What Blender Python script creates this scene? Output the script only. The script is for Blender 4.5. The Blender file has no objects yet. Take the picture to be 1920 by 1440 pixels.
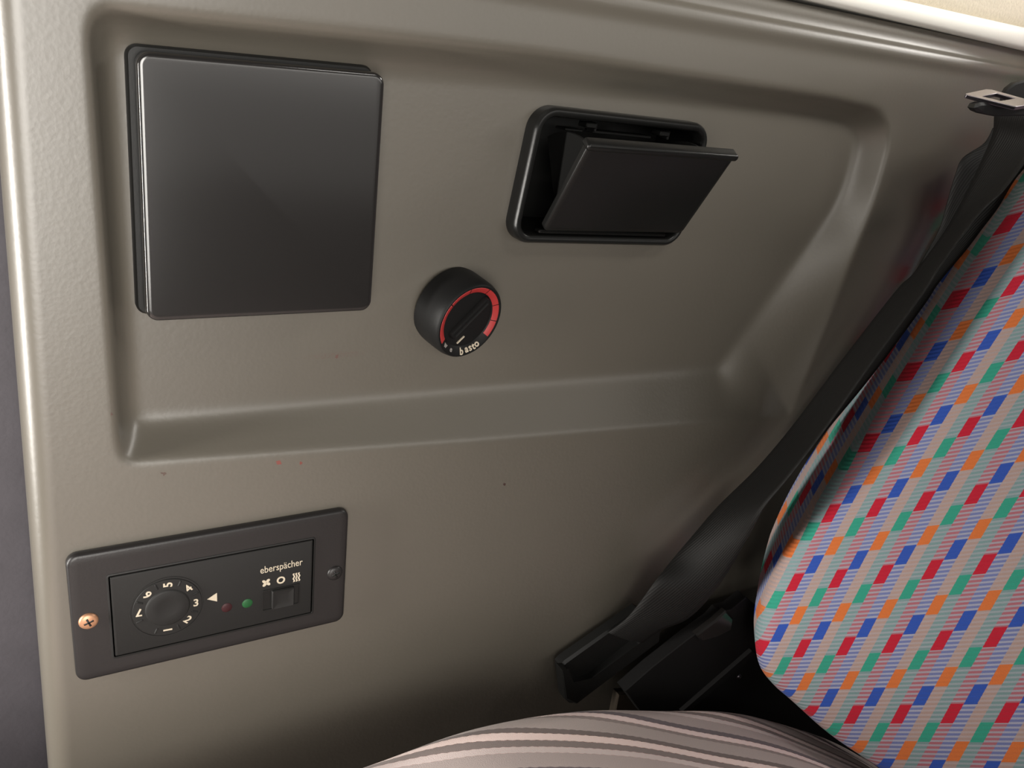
import bpy, math
import numpy as np
from mathutils import Vector, Matrix

# ---------------------------------------------------------------- survey of the place
# Wall plane = XZ at Y=0 (bottom of the moulded recess), Y negative comes into the cab.
F = 1655.0
CAM_D = 0.5
_v1 = np.array([2940., -320., F]); _v2 = np.array([-490., 4060., F])
_X = _v1 / np.linalg.norm(_v1)
_D = _v2 - _X * (_v2 @ _X); _D /= np.linalg.norm(_D)
_A = np.cross(_X, _D)
EX = np.array([_X[0], _A[0], -_D[0]])
EY = np.array([_X[1], _A[1], -_D[1]])
FW = np.array([_X[2], _A[2], -_D[2]])
H = 0.020                      # recess depth; outer wall face is at Y=-H


def un(px, py, y=0.0):
    """survey: the world point on the plane Y=y behind a sighted point"""
    r = (px - 960) * EX + (py - 720) * EY + F * FW
    t = (y + CAM_D) / r[1]
    return np.array([r[0] * t, y, r[2] * t])


sc = bpy.context.scene
COL = sc.collection

# ---------------------------------------------------------------- materials
MATS = {}


def s2l(c):
    return tuple(((x / 255) / 12.92 if x <= 10 else ((x / 255 + 0.055) / 1.055) ** 2.4) for x in c)


def new_mat(name):
    m = bpy.data.materials.new(name); m.use_nodes = True
    nt = m.node_tree
    return m, nt, nt.nodes['Principled BSDF']


def mat(name, col, rough=0.5, bscale=0, bstr=0.0, metallic=0.0, spec=0.5, coat=0.0, coat_rough=0.1, var=0.0, vscale=30, sheen=0.0):
    m, nt, b = new_mat(name)
    b.inputs['Base Color'].default_value = (*col, 1)
    b.inputs['Roughness'].default_value = rough
    b.inputs['Metallic'].default_value = metallic
    b.inputs['Specular IOR Level'].default_value = spec
    b.inputs['Coat Weight'].default_value = coat
    b.inputs['Coat Roughness'].default_value = coat_rough
    if sheen:
        b.inputs['Sheen Weight'].default_value = sheen
    tc = nt.nodes.new('ShaderNodeTexCoord')
    if bstr:
        n = nt.nodes.new('ShaderNodeTexNoise'); n.inputs['Scale'].default_value = bscale
        n.inputs['Detail'].default_value = 2
        nt.links.new(tc.outputs['Object'], n.inputs['Vector'])
        bp = nt.nodes.new('ShaderNodeBump'); bp.inputs['Strength'].default_value = bstr
        bp.inputs['Distance'].default_value = 0.0006
        nt.links.new(n.outputs['Fac'], bp.inputs['Height'])
        nt.links.new(bp.outputs['Normal'], b.inputs['Normal'])
    if var:
        n2 = nt.nodes.new('ShaderNodeTexNoise'); n2.inputs['Scale'].default_value = vscale
        n2.inputs['Detail'].default_value = 3
        nt.links.new(tc.outputs['Object'], n2.inputs['Vector'])
        mx = nt.nodes.new('ShaderNodeMix'); mx.data_type = 'RGBA'
        mx.inputs[6].default_value = (*[c * (1 - var) for c in col], 1)
        mx.inputs[7].default_value = (*[min(1, c * (1 + var)) for c in col], 1)
        nt.links.new(n2.outputs['Fac'], mx.inputs[0])
        nt.links.new(mx.outputs[2], b.inputs['Base Color'])
    MATS[name] = m
    return m


def math_node(nt, op, a, b=None, c=None):
    n = nt.nodes.new('ShaderNodeMath'); n.operation = op
    for i, v in enumerate((a, b, c)):
        if v is None:
            continue
        if isinstance(v, (int, float)):
            n.inputs[i].default_value = v
        else:
            nt.links.new(v, n.inputs[i])
    return n.outputs[0]


# --- moulded wall plastic with leather grain and a few specks of dirt
PANEL_COL = (0.115, 0.103, 0.084)


def panel_material():
    m, nt, b = new_mat('moulded_grey_plastic')
    tc = nt.nodes.new('ShaderNodeTexCoord')
    vor = nt.nodes.new('ShaderNodeTexVoronoi'); vor.inputs['Scale'].default_value = 420
    nz = nt.nodes.new('ShaderNodeTexNoise'); nz.inputs['Scale'].default_value = 260
    nz.inputs['Detail'].default_value = 3
    nt.links.new(tc.outputs['Object'], vor.inputs['Vector'])
    nt.links.new(tc.outputs['Object'], nz.inputs['Vector'])
    hsum = math_node(nt, 'ADD', math_node(nt, 'MULTIPLY', vor.outputs['Distance'], 0.5), nz.outputs['Fac'])
    bp = nt.nodes.new('ShaderNodeBump'); bp.inputs['Strength'].default_value = 0.07
    bp.inputs['Distance'].default_value = 0.0008
    nt.links.new(hsum, bp.inputs['Height'])
    nt.links.new(bp.outputs['Normal'], b.inputs['Normal'])
    b.inputs['Roughness'].default_value = 0.38
    b.inputs['Specular IOR Level'].default_value = 1.0
    # big faint tone variation
    nv = nt.nodes.new('ShaderNodeTexNoise'); nv.inputs['Scale'].default_value = 9
    nt.links.new(tc.outputs['Object'], nv.inputs['Vector'])
    mx = nt.nodes.new('ShaderNodeMix'); mx.data_type = 'RGBA'
    mx.inputs[6].default_value = (PANEL_COL[0] * .95, PANEL_COL[1] * .96, PANEL_COL[2] * .95, 1)
    mx.inputs[7].default_value = (PANEL_COL[0] * 1.05, PANEL_COL[1] * 1.04, PANEL_COL[2] * 1.04, 1)
    nt.links.new(nv.outputs['Fac'], mx.inputs[0])
    col = mx.outputs[2]
    # dirt specks: (pixel sighting, depth plane, radius mm, colour)
    specks = [((211, 777), -H, 0.9, (.10, .06, .05)), ((307, 888), -H, 1.1, (.07, .04, .03)),
              ((523, 868), -H, 1.5, (.20, .05, .04)), ((564, 868), -H, 1.1, (.18, .045, .035)),
              ((946, 908), -H, 1.0, (.05, .025, .02)), ((632, 668), 0, 1.0, (.12, .06, .05))]
    nw = nt.nodes.new('ShaderNodeTexNoise'); nw.inputs['Scale'].default_value = 700
    nt.links.new(tc.outputs['Object'], nw.inputs['Vector'])
    for (p, y, r, c) in specks:
        q = un(*p, y)
        vd = nt.nodes.new('ShaderNodeVectorMath'); vd.operation = 'DISTANCE'
        nt.links.new(tc.outputs['Object'], vd.inputs[0])
        vd.inputs[1].default_value = tuple(q)
        dd = math_node(nt, 'ADD', vd.outputs['Value'], math_node(nt, 'MULTIPLY', math_node(nt, 'SUBTRACT', nw.outputs['Fac'], 0.5), 0.004))
        fac = math_node(nt, 'LESS_THAN', dd, r * 0.001)
        mm = nt.nodes.new('ShaderNodeMix'); mm.data_type = 'RGBA'
        nt.links.new(fac, mm.inputs[0]); nt.links.new(col, mm.inputs[6])
        mm.inputs[7].default_value = (*c, 1)
        col = mm.outputs[2]
    # a faint rubbed smear below the square cover
    sep = nt.nodes.new('ShaderNodeSeparateXYZ'); nt.links.new(tc.outputs['Object'], sep.inputs[0])
    q = un(630, 666, 0)
    dx = math_node(nt, 'DIVIDE', math_node(nt, 'SUBTRACT', sep.outputs[0], float(q[0])), 0.024)
    dz = math_node(nt, 'DIVIDE', math_node(nt, 'SUBTRACT', sep.outputs[2], float(q[2])), 0.0025)
    rr = math_node(nt, 'ADD', math_node(nt, 'POWER', math_node(nt, 'ABSOLUTE', dx), 2.0), math_node(nt, 'POWER', math_node(nt, 'ABSOLUTE', dz), 2.0))
    nd = nt.nodes.new('ShaderNodeTexNoise'); nd.inputs['Scale'].default_value = 900
    nt.links.new(tc.outputs['Object'], nd.inputs['Vector'])
    k = math_node(nt, 'MULTIPLY', math_node(nt, 'MAXIMUM', math_node(nt, 'SUBTRACT', 1.0, rr), 0.0),
                  math_node(nt, 'MULTIPLY', math_node(nt, 'GREATER_THAN', nd.outputs['Fac'], 0.52), 0.35))
    mm = nt.nodes.new('ShaderNodeMix'); mm.data_type = 'RGBA'
    nt.links.new(k, mm.inputs[0]); nt.links.new(col, mm.inputs[6]); mm.inputs[7].default_value = (.12, .055, .045, 1)
    nt.links.new(mm.outputs[2], b.inputs['Base Color'])
    return m


def moquette_material():
    """bus moquette: four woven column colours, bright blocks climbing diagonally, fine weft ribs. UV in metres."""
    m, nt, b = new_mat('woven_moquette')
    uvn = nt.nodes.new('ShaderNodeUVMap')
    sep = nt.nodes.new('ShaderNodeSeparateXYZ'); nt.links.new(uvn.outputs['UV'], sep.inputs[0])
    u, v = sep.outputs[0], sep.outputs[1]       # in cells: u 1 = four columns, v 1 = one block period
    tcw = nt.nodes.new('ShaderNodeTexNoise'); tcw.inputs['Scale'].default_value = 60
    nt.links.new(uvn.outputs['UV'], tcw.inputs['Vector'])
    jit = math_node(nt, 'MULTIPLY', math_node(nt, 'SUBTRACT', tcw.outputs['Fac'], 0.5), 0.035)
    u4 = math_node(nt, 'MULTIPLY', math_node(nt, 'ADD', u, jit), 4.0)
    colidx = math_node(nt, 'FLOORED_MODULO', math_node(nt, 'FLOOR', u4), 4.0)
    # ribs
    ribs = 17.0
    vr = math_node(nt, 'MULTIPLY', v, ribs)
    rib = math_node(nt, 'FRACT', vr)
    ribtri = math_node(nt, 'ABSOLUTE', math_node(nt, 'SUBTRACT', math_node(nt, 'MULTIPLY', rib, 2.0), 1.0))
    vq = math_node(nt, 'DIVIDE', math_node(nt, 'FLOOR', vr), ribs)
    # block phase: each next column is a quarter of a period higher
    ph = math_node(nt, 'FRACT', math_node(nt, 'SUBTRACT', v, math_node(nt, 'MULTIPLY', colidx, 0.25)))
    isblk = math_node(nt, 'LESS_THAN', ph, 0.26)

    def pick(colours):
        r = nt.nodes.new('ShaderNodeValToRGB'); r.color_ramp.interpolation = 'CONSTANT'
        e = r.color_ramp.elements
        while len(e) < 4:
            e.new(0.5)
        for i, c in enumerate(colours):
            e[i].position = i * 0.25 if i else 0
            e[i].color = (*s2l(c), 1)
        nt.links.new(math_node(nt, 'ADD', math_node(nt, 'DIVIDE', colidx, 4.0), 0.02), r.inputs[0])
        return r.outputs[0]
    #          teal            red             blue            orange
    bright = pick([(66, 176, 150), (214, 44, 66), (62, 98, 198), (240, 132, 72)])
    pale = pick([(142, 172, 174), (196, 122, 134), (132, 142, 196), (198, 170, 162)])
    pale2 = pick([(172, 184, 190), (190, 178, 190), (184, 186, 208), (200, 180, 178)])
    wm = nt.nodes.new('ShaderNodeMix'); wm.data_type = 'RGBA'
    nt.links.new(math_node(nt, 'LESS_THAN', rib, 0.45), wm.inputs[0])
    nt.links.new(pale, wm.inputs[6]); nt.links.new(pale2, wm.inputs[7])
    bm = nt.nodes.new('ShaderNodeMix'); bm.data_type = 'RGBA'
    nt.links.new(isblk, bm.inputs[0]); nt.links.new(wm.outputs[2], bm.inputs[6]); nt.links.new(bright, bm.inputs[7])
    fz = nt.nodes.new('ShaderNodeTexNoise'); fz.inputs['Scale'].default_value = 90; fz.inputs['Detail'].default_value = 4
    nt.links.new(uvn.outputs['UV'], fz.inputs['Vector'])
    hs = nt.nodes.new('ShaderNodeHueSaturation')
    nt.links.new(math_node(nt, 'ADD', 0.80, math_node(nt, 'MULTIPLY', fz.outputs['Fac'], 0.5)), hs.inputs['Value'])
    nt.links.new(bm.outputs[2], hs.inputs['Color'])
    nt.links.new(hs.outputs[0], b.inputs['Base Color'])
    b.inputs['Roughness'].default_value = 0.95
    b.inputs['Specular IOR Level'].default_value = 0.1
    b.inputs['Sheen Weight'].default_value = 0.15
    bp = nt.nodes.new('ShaderNodeBump'); bp.inputs['Strength'].default_value = 0.5; bp.inputs['Distance'].default_value = 0.0012
    nt.links.new(math_node(nt, 'ADD', ribtri, math_node(nt, 'MULTIPLY', fz.outputs['Fac'], 0.6)), bp.inputs['Height'])
    nt.links.new(bp.outputs['Normal'], b.inputs['Normal'])
    return m


def stripe_material():
    m, nt, b = new_mat('striped_velour')
    uvn = nt.nodes.new('ShaderNodeUVMap')
    sep = nt.nodes.new('ShaderNodeSeparateXYZ'); nt.links.new(uvn.outputs['UV'], sep.inputs[0])
    u, v = sep.outputs[0], sep.outputs[1]       # u metres along the stripe, v metres across
    zig = math_node(nt, 'PINGPONG', math_node(nt, 'MULTIPLY', u, 300.0), 1.0)
    nz = nt.nodes.new('ShaderNodeTexNoise'); nz.inputs['Scale'].default_value = 500
    nt.links.new(uvn.outputs['UV'], nz.inputs['Vector'])
    off = math_node(nt, 'ADD', math_node(nt, 'MULTIPLY', zig, 0.0006), math_node(nt, 'MULTIPLY', nz.outputs['Fac'], 0.0008))
    t = math_node(nt, 'FRACT', math_node(nt, 'DIVIDE', math_node(nt, 'SUBTRACT', math_node(nt, 'ADD', v, off), math_node(nt, 'MULTIPLY', u, 0.30)), 0.078))
    r = nt.nodes.new('ShaderNodeValToRGB'); r.color_ramp.interpolation = 'CONSTANT'
    e = r.color_ramp.elements
    stops = [(0, (166, 154, 150)), (.20, (112, 101, 98)), (.28, (226, 204, 198)), (.38, (126, 114, 111)), (.48, (196, 180, 177)),
             (.56, (164, 151, 148)), (.76, (104, 95, 98)), (.85, (224, 202, 198)), (.94, (138, 125, 122))]
    while len(e) < len(stops):
        e.new(0.5)
    for i, (p, c) in enumerate(stops):
        e[i].position = p; e[i].color = (*s2l(c), 1)
    nt.links.new(t, r.inputs[0])
    hs = nt.nodes.new('ShaderNodeHueSaturation')
    fz = nt.nodes.new('ShaderNodeTexNoise'); fz.inputs['Scale'].default_value = 1500; fz.inputs['Detail'].default_value = 2
    nt.links.new(uvn.outputs['UV'], fz.inputs['Vector'])
    nt.links.new(math_node(nt, 'ADD', 1.75, math_node(nt, 'MULTIPLY', fz.outputs['Fac'], 0.6)), hs.inputs['Value'])
    nt.links.new(r.outputs[0], hs.inputs['Color'])
    nt.links.new(hs.outputs[0], b.inputs['Base Color'])
    b.inputs['Roughness'].default_value = 0.95
    b.inputs['Specular IOR Level'].default_value = 0.1
    b.inputs['Sheen Weight'].default_value = 0.2
    bp = nt.nodes.new('ShaderNodeBump'); bp.inputs['Strength'].default_value = 0.4; bp.inputs['Distance'].default_value = 0.0008
    nt.links.new(fz.outputs['Fac'], bp.inputs['Height'])
    nt.links.new(bp.outputs['Normal'], b.inputs['Normal'])
    return m


def webbing_material():
    m, nt, b = new_mat('black_webbing')
    uvn = nt.nodes.new('ShaderNodeUVMap')
    sep = nt.nodes.new('ShaderNodeSeparateXYZ'); nt.links.new(uvn.outputs['UV'], sep.inputs[0])
    w = math_node(nt, 'SINE', math_node(nt, 'MULTIPLY', math_node(nt, 'ADD', sep.outputs[1], math_node(nt, 'PINGPONG', math_node(nt, 'MULTIPLY', sep.outputs[0], 4.0), 0.5)), 700.0))
    bp = nt.nodes.new('ShaderNodeBump'); bp.inputs['Strength'].default_value = 0.25; bp.inputs['Distance'].default_value = 0.0005
    nt.links.new(w, bp.inputs['Height']); nt.links.new(bp.outputs['Normal'], b.inputs['Normal'])
    b.inputs['Base Color'].default_value = (0.008, 0.0075, 0.007, 1)
    b.inputs['Roughness'].default_value = 0.65
    b.inputs['Specular IOR Level'].default_value = 0.35
    return m


M_PANEL = panel_material()
M_MOQ = moquette_material()
M_STRIPE = stripe_material()
M_WEB = webbing_material()
M_COVER = mat('charcoal_cover_plastic', (0.018, 0.0165, 0.016), 0.17, 900, 0.012, spec=0.9)
M_BLACK = mat('black_plastic', (0.008, 0.008, 0.0076), 0.45, 900, 0.10, spec=0.35)
M_BLACKG = mat('black_gloss_plastic', (0.009, 0.009, 0.0086), 0.30, 700, 0.06, spec=0.35)
M_KNOB = mat('black_knob_plastic', (0.008, 0.008, 0.008), 0.5, 900, 0.08, spec=0.22)
M_CTRL = mat('charcoal_control_plastic', (0.016, 0.0142, 0.0142), 0.40, 900, 0.10)
M_CTRLF = mat('dark_control_face', (0.015, 0.0145, 0.014), 0.55, 900, 0.06, spec=0.3)
M_RED = mat('red_scale_paint', (0.44, 0.032, 0.032), 0.5, var=0.08)
M_WHITE = mat('cream_print', (0.60, 0.52, 0.40), 0.6, var=0.03)
M_GREYP = mat('worn_grey_print', (0.30, 0.28, 0.26), 0.6, var=0.2, vscale=900)
M_LEDR = mat('dull_red_lens', (0.038, 0.009, 0.011), 0.5, spec=0.3)
M_LEDG = mat('green_lens', (0.014, 0.085, 0.026), 0.5, spec=0.3)
M_BRASS = mat('copper_screw', (0.55, 0.29, 0.17), 0.42, 500, 0.1, metallic=0.6)
M_STEEL = mat('chromed_steel', (0.24, 0.22, 0.24), 0.28, 300, 0.05, metallic=1.0)
M_TRIM = mat('white_trim_plastic', (0.86, 0.84, 0.78), 0.45, 500, 0.05)
M_CREAM = mat('cream_woven_cloth', (0.58, 0.52, 0.42), 0.9, 420, 0.9, var=0.14, vscale=420)
M_DARKW = mat('dark_door_trim', (0.050, 0.045, 0.052), 0.7, 300, 0.3, var=0.2, vscale=40)
M_FLOOR = mat('dark_rubber_floor', (0.02, 0.018, 0.016), 0.8, 200, 0.3)
M_BASE = mat('black_seat_frame', (0.008, 0.0075, 0.0075), 0.7, 400, 0.1, spec=0.25)
M_RUST = mat('brown_bracket', (0.030, 0.021, 0.012), 0.7, 300, 0.2, var=0.3, vscale=80)

# ---------------------------------------------------------------- mesh helpers


class MB:
    def __init__(self):
        self.v = []; self.f = []; self.uv = None

    def add(self, verts, faces):
        o = len(self.v)
        self.v += [tuple(map(float, p)) for p in verts]
        self.f += [tuple(i + o for i in f) for f in faces]
        return self


def world_loc(o):
    p = Vector((0, 0, 0))
    while o is not None:
        p += o.location; o = o.parent
    return p


def link(name, mb, m, parent=None, smooth=True, uvs=None, angle=40, origin=None):
    me = bpy.data.meshes.new(name)
    v = np.array(mb.v)
    base = np.array(world_loc(parent)) if parent is not None else (np.array(origin) if origin is not None else np.zeros(3))
    me.from_pydata((v - base).tolist(), [], mb.f)
    me.update()
    if uvs is not None:
        lay = me.uv_layers.new(name='UVMap')
        vi = np.zeros(len(me.loops), dtype=np.int32); me.loops.foreach_get('vertex_index', vi)
        lay.data.foreach_set('uv', np.array(uvs, dtype=np.float32)[vi].ravel())
    o = bpy.data.objects.new(name, me)
    me.materials.append(m)
    COL.objects.link(o)
    if smooth:
        me.polygons.foreach_set('use_smooth', [True] * len(me.polygons))
        try:
            me.set_sharp_from_angle(angle=math.radians(angle))
        except Exception:
            pass
    if parent is not None:
        o.parent = parent
    elif origin is not None:
        o.location = origin
    return o


def thing(name, label, cat, loc, group=None):
    o = bpy.data.objects.new(name, None); COL.objects.link(o)
    o.empty_display_size = 0.02
    o.location = loc
    o['label'] = label; o['category'] = cat
    if group:
        o['group'] = group
    return o


def structure(o, label=None):
    o['kind'] = 'structure'
    if label:
        o['label'] = label
    return o


def fix_normals(o):
    import bmesh
    bm = bmesh.new(); bm.from_mesh(o.data)
    bmesh.ops.recalc_face_normals(bm, faces=bm.faces)
    bm.to_mesh(o.data); bm.free()
    return o


def rrect(w, h, r, n=7):
    pts = []
    for (sx, sy, a0) in ((1, 1, 0), (-1, 1, 90), (-1, -1, 180), (1, -1, 270)):
        cx, cy = sx * (w / 2 - r), sy * (h / 2 - r)
        for i in range(n + 1):
            a = math.radians(a0 + 90 * i / n)
            pts.append((cx + r * math.cos(a), cy + r * math.sin(a)))
    return pts


def frame(origin, rot_deg=0.0):
    """U along the wall, V up the wall, N out of the wall; rotated in the wall plane"""
    a = math.radians(rot_deg)
    return (np.array(origin, float), np.array([math.cos(a), 0, math.sin(a)]), np.array([-math.sin(a), 0, math.cos(a)]), np.array([0, -1.0, 0]))


def plate(mb, fr, w, h, r, profile, cap_end=True, cap_start=False, n=7, off=(0, 0)):
    """loft of rounded rectangles; profile = [(inset, height along N)]"""
    O, U, V, N = fr
    rings = []
    for (ins, y) in profile:
        ring = rrect(w - 2 * ins, h - 2 * ins, max(r - ins, 0.0003), n)
        rings.append([O + U * (p[0] + off[0]) + V * (p[1] + off[1]) + N * y for p in ring])
    k = len(rings[0]); verts = [p for rg in rings for p in rg]; faces = []
    for a in range(len(rings) - 1):
        for i in range(k):
            j = (i + 1) % k
            faces.append((a * k + i, a * k + j, (a + 1) * k + j, (a + 1) * k + i))
    if cap_end:
        faces.append(tuple((len(rings) - 1) * k + i for i in range(k)))
    if cap_start:
        faces.append(tuple(reversed(range(k))))
    return mb.add(verts, faces)


def lathe(mb, fr, prof, n=72, a0=0.0, a1=360.0, cap=True):
    """profile = [(radius, height along N)] turned about N"""
    O, U, V, N = fr
    full = abs(a1 - a0) >= 359.9
    m = n if full else n + 1
    verts = []
    for (r, y) in prof:
        for i in range(m):
            a = math.radians(a0 + (a1 - a0) * i / n)
            verts.append(O + U * r * math.cos(a) + V * r * math.sin(a) + N * y)
    faces = []
    for k in range(len(prof) - 1):
        for i in range(n):
            j = (i + 1) % m if full else i + 1
            faces.append((k * m + i, k * m + j, (k + 1) * m + j, (k + 1) * m + i))
    if cap and full:
        faces.append(tuple((len(prof) - 1) * m + i for i in range(m)))
    return mb.add(verts, faces)


def prism(mb, pts, back, bev=0.0015, front_shift=None):
    """pts = outline points in 3D (front), extruded along vector back, with a small bevel on the front"""
    P = np.array(pts, float); c = P.mean(0); bk = np.array(back, float); L = np.linalg.norm(bk)
    n = len(P)
    ins = []
    for i in range(n):
        a, b, d = P[i - 1], P[i], P[(i + 1) % n]
        e1 = (a - b) / (np.linalg.norm(a - b) + 1e-9); e2 = (d - b) / (np.linalg.norm(d - b) + 1e-9)
        w = e1 + e2
        if np.linalg.norm(w) < 0.15:
            w = (c - b)
        w = w / (np.linalg.norm(w) + 1e-9)
        if w @ (c - b) < 0:
            w = -w
        ins.append(b + w * bev * 1.2)
    rings = [P + bk, P + bk * (bev / L), np.array(ins)]
    verts = [p for r in rings for p in r]; faces = []
    for k in range(2):
        for i in range(n):
            j = (i + 1) % n
            faces.append((k * n + i, k * n + j, (k + 1) * n + j, (k + 1) * n + i))
    faces.append(tuple(2 * n + i for i in range(n)))
    faces.append(tuple(reversed(range(n))))
    return mb.add(verts, faces)


def box(mb, fr, c, size, bev=0.0006):
    """bevelled box in a frame: c=(u,v,height of the base), size=(w,h,thickness)"""
    w, h, t = size
    bev = min(bev, w * .4, h * .4, t * .4)
    return plate(mb, fr, w, h, bev * 1.5, [(0, c[2]), (0, c[2] + t - bev), (bev, c[2] + t)], cap_start=True, n=2, off=(c[0], c[1]))


def text_mesh(mb, s, size, fr, c, height, rot=0.0, sx=1.0, thick=0.0001, shear=0.0, bold=0.0):
    cu = bpy.data.curves.new('tmp_text', 'FONT'); cu.body = s; cu.size = size
    cu.align_x = 'CENTER'; cu.align_y = 'CENTER'; cu.extrude = thick; cu.shear = shear; cu.offset = bold
    cu.resolution_u = 4
    o = bpy.data.objects.new('tmp_text', cu); COL.objects.link(o)
    dg = bpy.context.evaluated_depsgraph_get()
    me = o.evaluated_get(dg).to_mesh()
    O, U, V, N = fr
    a = math.radians(rot); ca, sa = math.cos(a), math.sin(a)
    pts = np.array([v.co for v in me.vertices])
    # centre vertically on the visible glyphs
    mid = (pts[:, 1].max() + pts[:, 1].min()) / 2
    midx = (pts[:, 0].max() + pts[:, 0].min()) / 2
    verts = []
    for p in pts:
        x, y = (p[0] - midx) * sx, p[1] - mid
        verts.append(O + U * (c[0] + x * ca - y * sa) + V * (c[1] + x * sa + y * ca) + N * (height + p[2]))
    mb.add(verts, [tuple(pl.vertices) for pl in me.polygons])
    o.evaluated_get(dg).to_mesh_clear()
    bpy.data.objects.remove(o); bpy.data.curves.remove(cu)
    return mb


def poly2(mb, fr, pts, height, thick=0.0002):
    O, U, V, N = fr
    n = len(pts)
    v = [O + U * p[0] + V * p[1] + N * height for p in pts] + [O + U * p[0] + V * p[1] + N * (height + thick) for p in pts]
    f = [tuple(n + i for i in range(n)), tuple(reversed(range(n)))] + [(i, (i + 1) % n, n + (i + 1) % n, n + i) for i in range(n)]
    return mb.add(v, f)


def catmull(P, n):
    P = np.array(P, float); out = []
    m = len(P)
    for i in range(m - 1):
        p0 = P[max(i - 1, 0)]; p1 = P[i]; p2 = P[i + 1]; p3 = P[min(i + 2, m - 1)]
        for k in range(n):
            t = k / n
            out.append(0.5 * ((2 * p1) + (-p0 + p2) * t + (2 * p0 - 5 * p1 + 4 * p2 - p3) * t * t + (-p0 + 3 * p1 - 3 * p2 + p3) * t ** 3))
    out.append(P[-1])
    return np.array(out)


def round_poly(pts, radii, n=10):
    """2D polygon with rounded corners"""
    P = [np.array(p, float) for p in pts]; out = []
    for i in range(len(P)):
        a, b, c = P[i - 1], P[i], P[(i + 1) % len(P)]
        r = radii[i]
        e1 = (a - b) / np.linalg.norm(a - b); e2 = (c - b) / np.linalg.norm(c - b)
        ang = math.acos(np.clip(e1 @ e2, -1, 1))
        if r <= 0 or ang > math.pi - 0.02:
            out.append(b); continue
        d = min(r / math.tan(ang / 2), 0.49 * np.linalg.norm(a - b), 0.49 * np.linalg.norm(c - b))
        s, e = b + e1 * d, b + e2 * d
        for k in range(n + 1):
            t = k / n
            out.append((1 - t) ** 2 * s + 2 * t * (1 - t) * b + t * t * e)
    return np.array(out)


def seg_dist(X, Z, poly):
    d = np.full(X.shape, 1e9)
    for i in range(len(poly)):
        a, b = poly[i], poly[(i + 1) % len(poly)]
        ab = b - a; L = ab @ ab
        if L < 1e-14:
            continue
        t = np.clip(((X - a[0]) * ab[0] + (Z - a[1]) * ab[1]) / L, 0, 1)
        dd = np.hypot(X - a[0] - t * ab[0], Z - a[1] - t * ab[1])
        np.minimum(d, dd, out=d)
    return d


def inside(X, Z, poly):
    r = np.zeros(X.shape, bool)
    for i in range(len(poly)):
        (x1, z1), (x2, z2) = poly[i], poly[(i + 1) % len(poly)]
        if z1 == z2:
            continue
        c = ((z1 > Z) != (z2 > Z)) & (X < (x2 - x1) * (Z - z1) / (z2 - z1) + x1)
        r ^= c
    return r


# ---------------------------------------------------------------- the moulded side wall
ASH_C = (0.3655, 0.0, -0.0905)
ASH_W, ASH_H = 0.1440, 0.0880
_a1, _a2 = math.radians(-2.0), math.radians(6.8)
ASH_U = np.array([math.cos(_a1), 0, math.sin(_a1)]); ASH_V = np.array([math.sin(_a2), 0, math.cos(_a2)])


def ridge_z(x):
    return 0.022 + (x - 0.356) * (-0.011 / 0.412)


def left_x(z):
    return 0.0005 + (z + 0.25) * (0.009 / 0.408)


def blur(a, sig, axis):
    r = int(3 * sig + 1); k = np.exp(-np.arange(-r, r + 1) ** 2 / (2 * sig * sig)); k /= k.sum()
    pad = [(0, 0), (0, 0)]; pad[axis] = (r, r)
    b = np.pad(a, pad, mode='edge')
    return np.apply_along_axis(lambda m: np.convolve(m, k, mode='valid'), axis, b)


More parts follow.
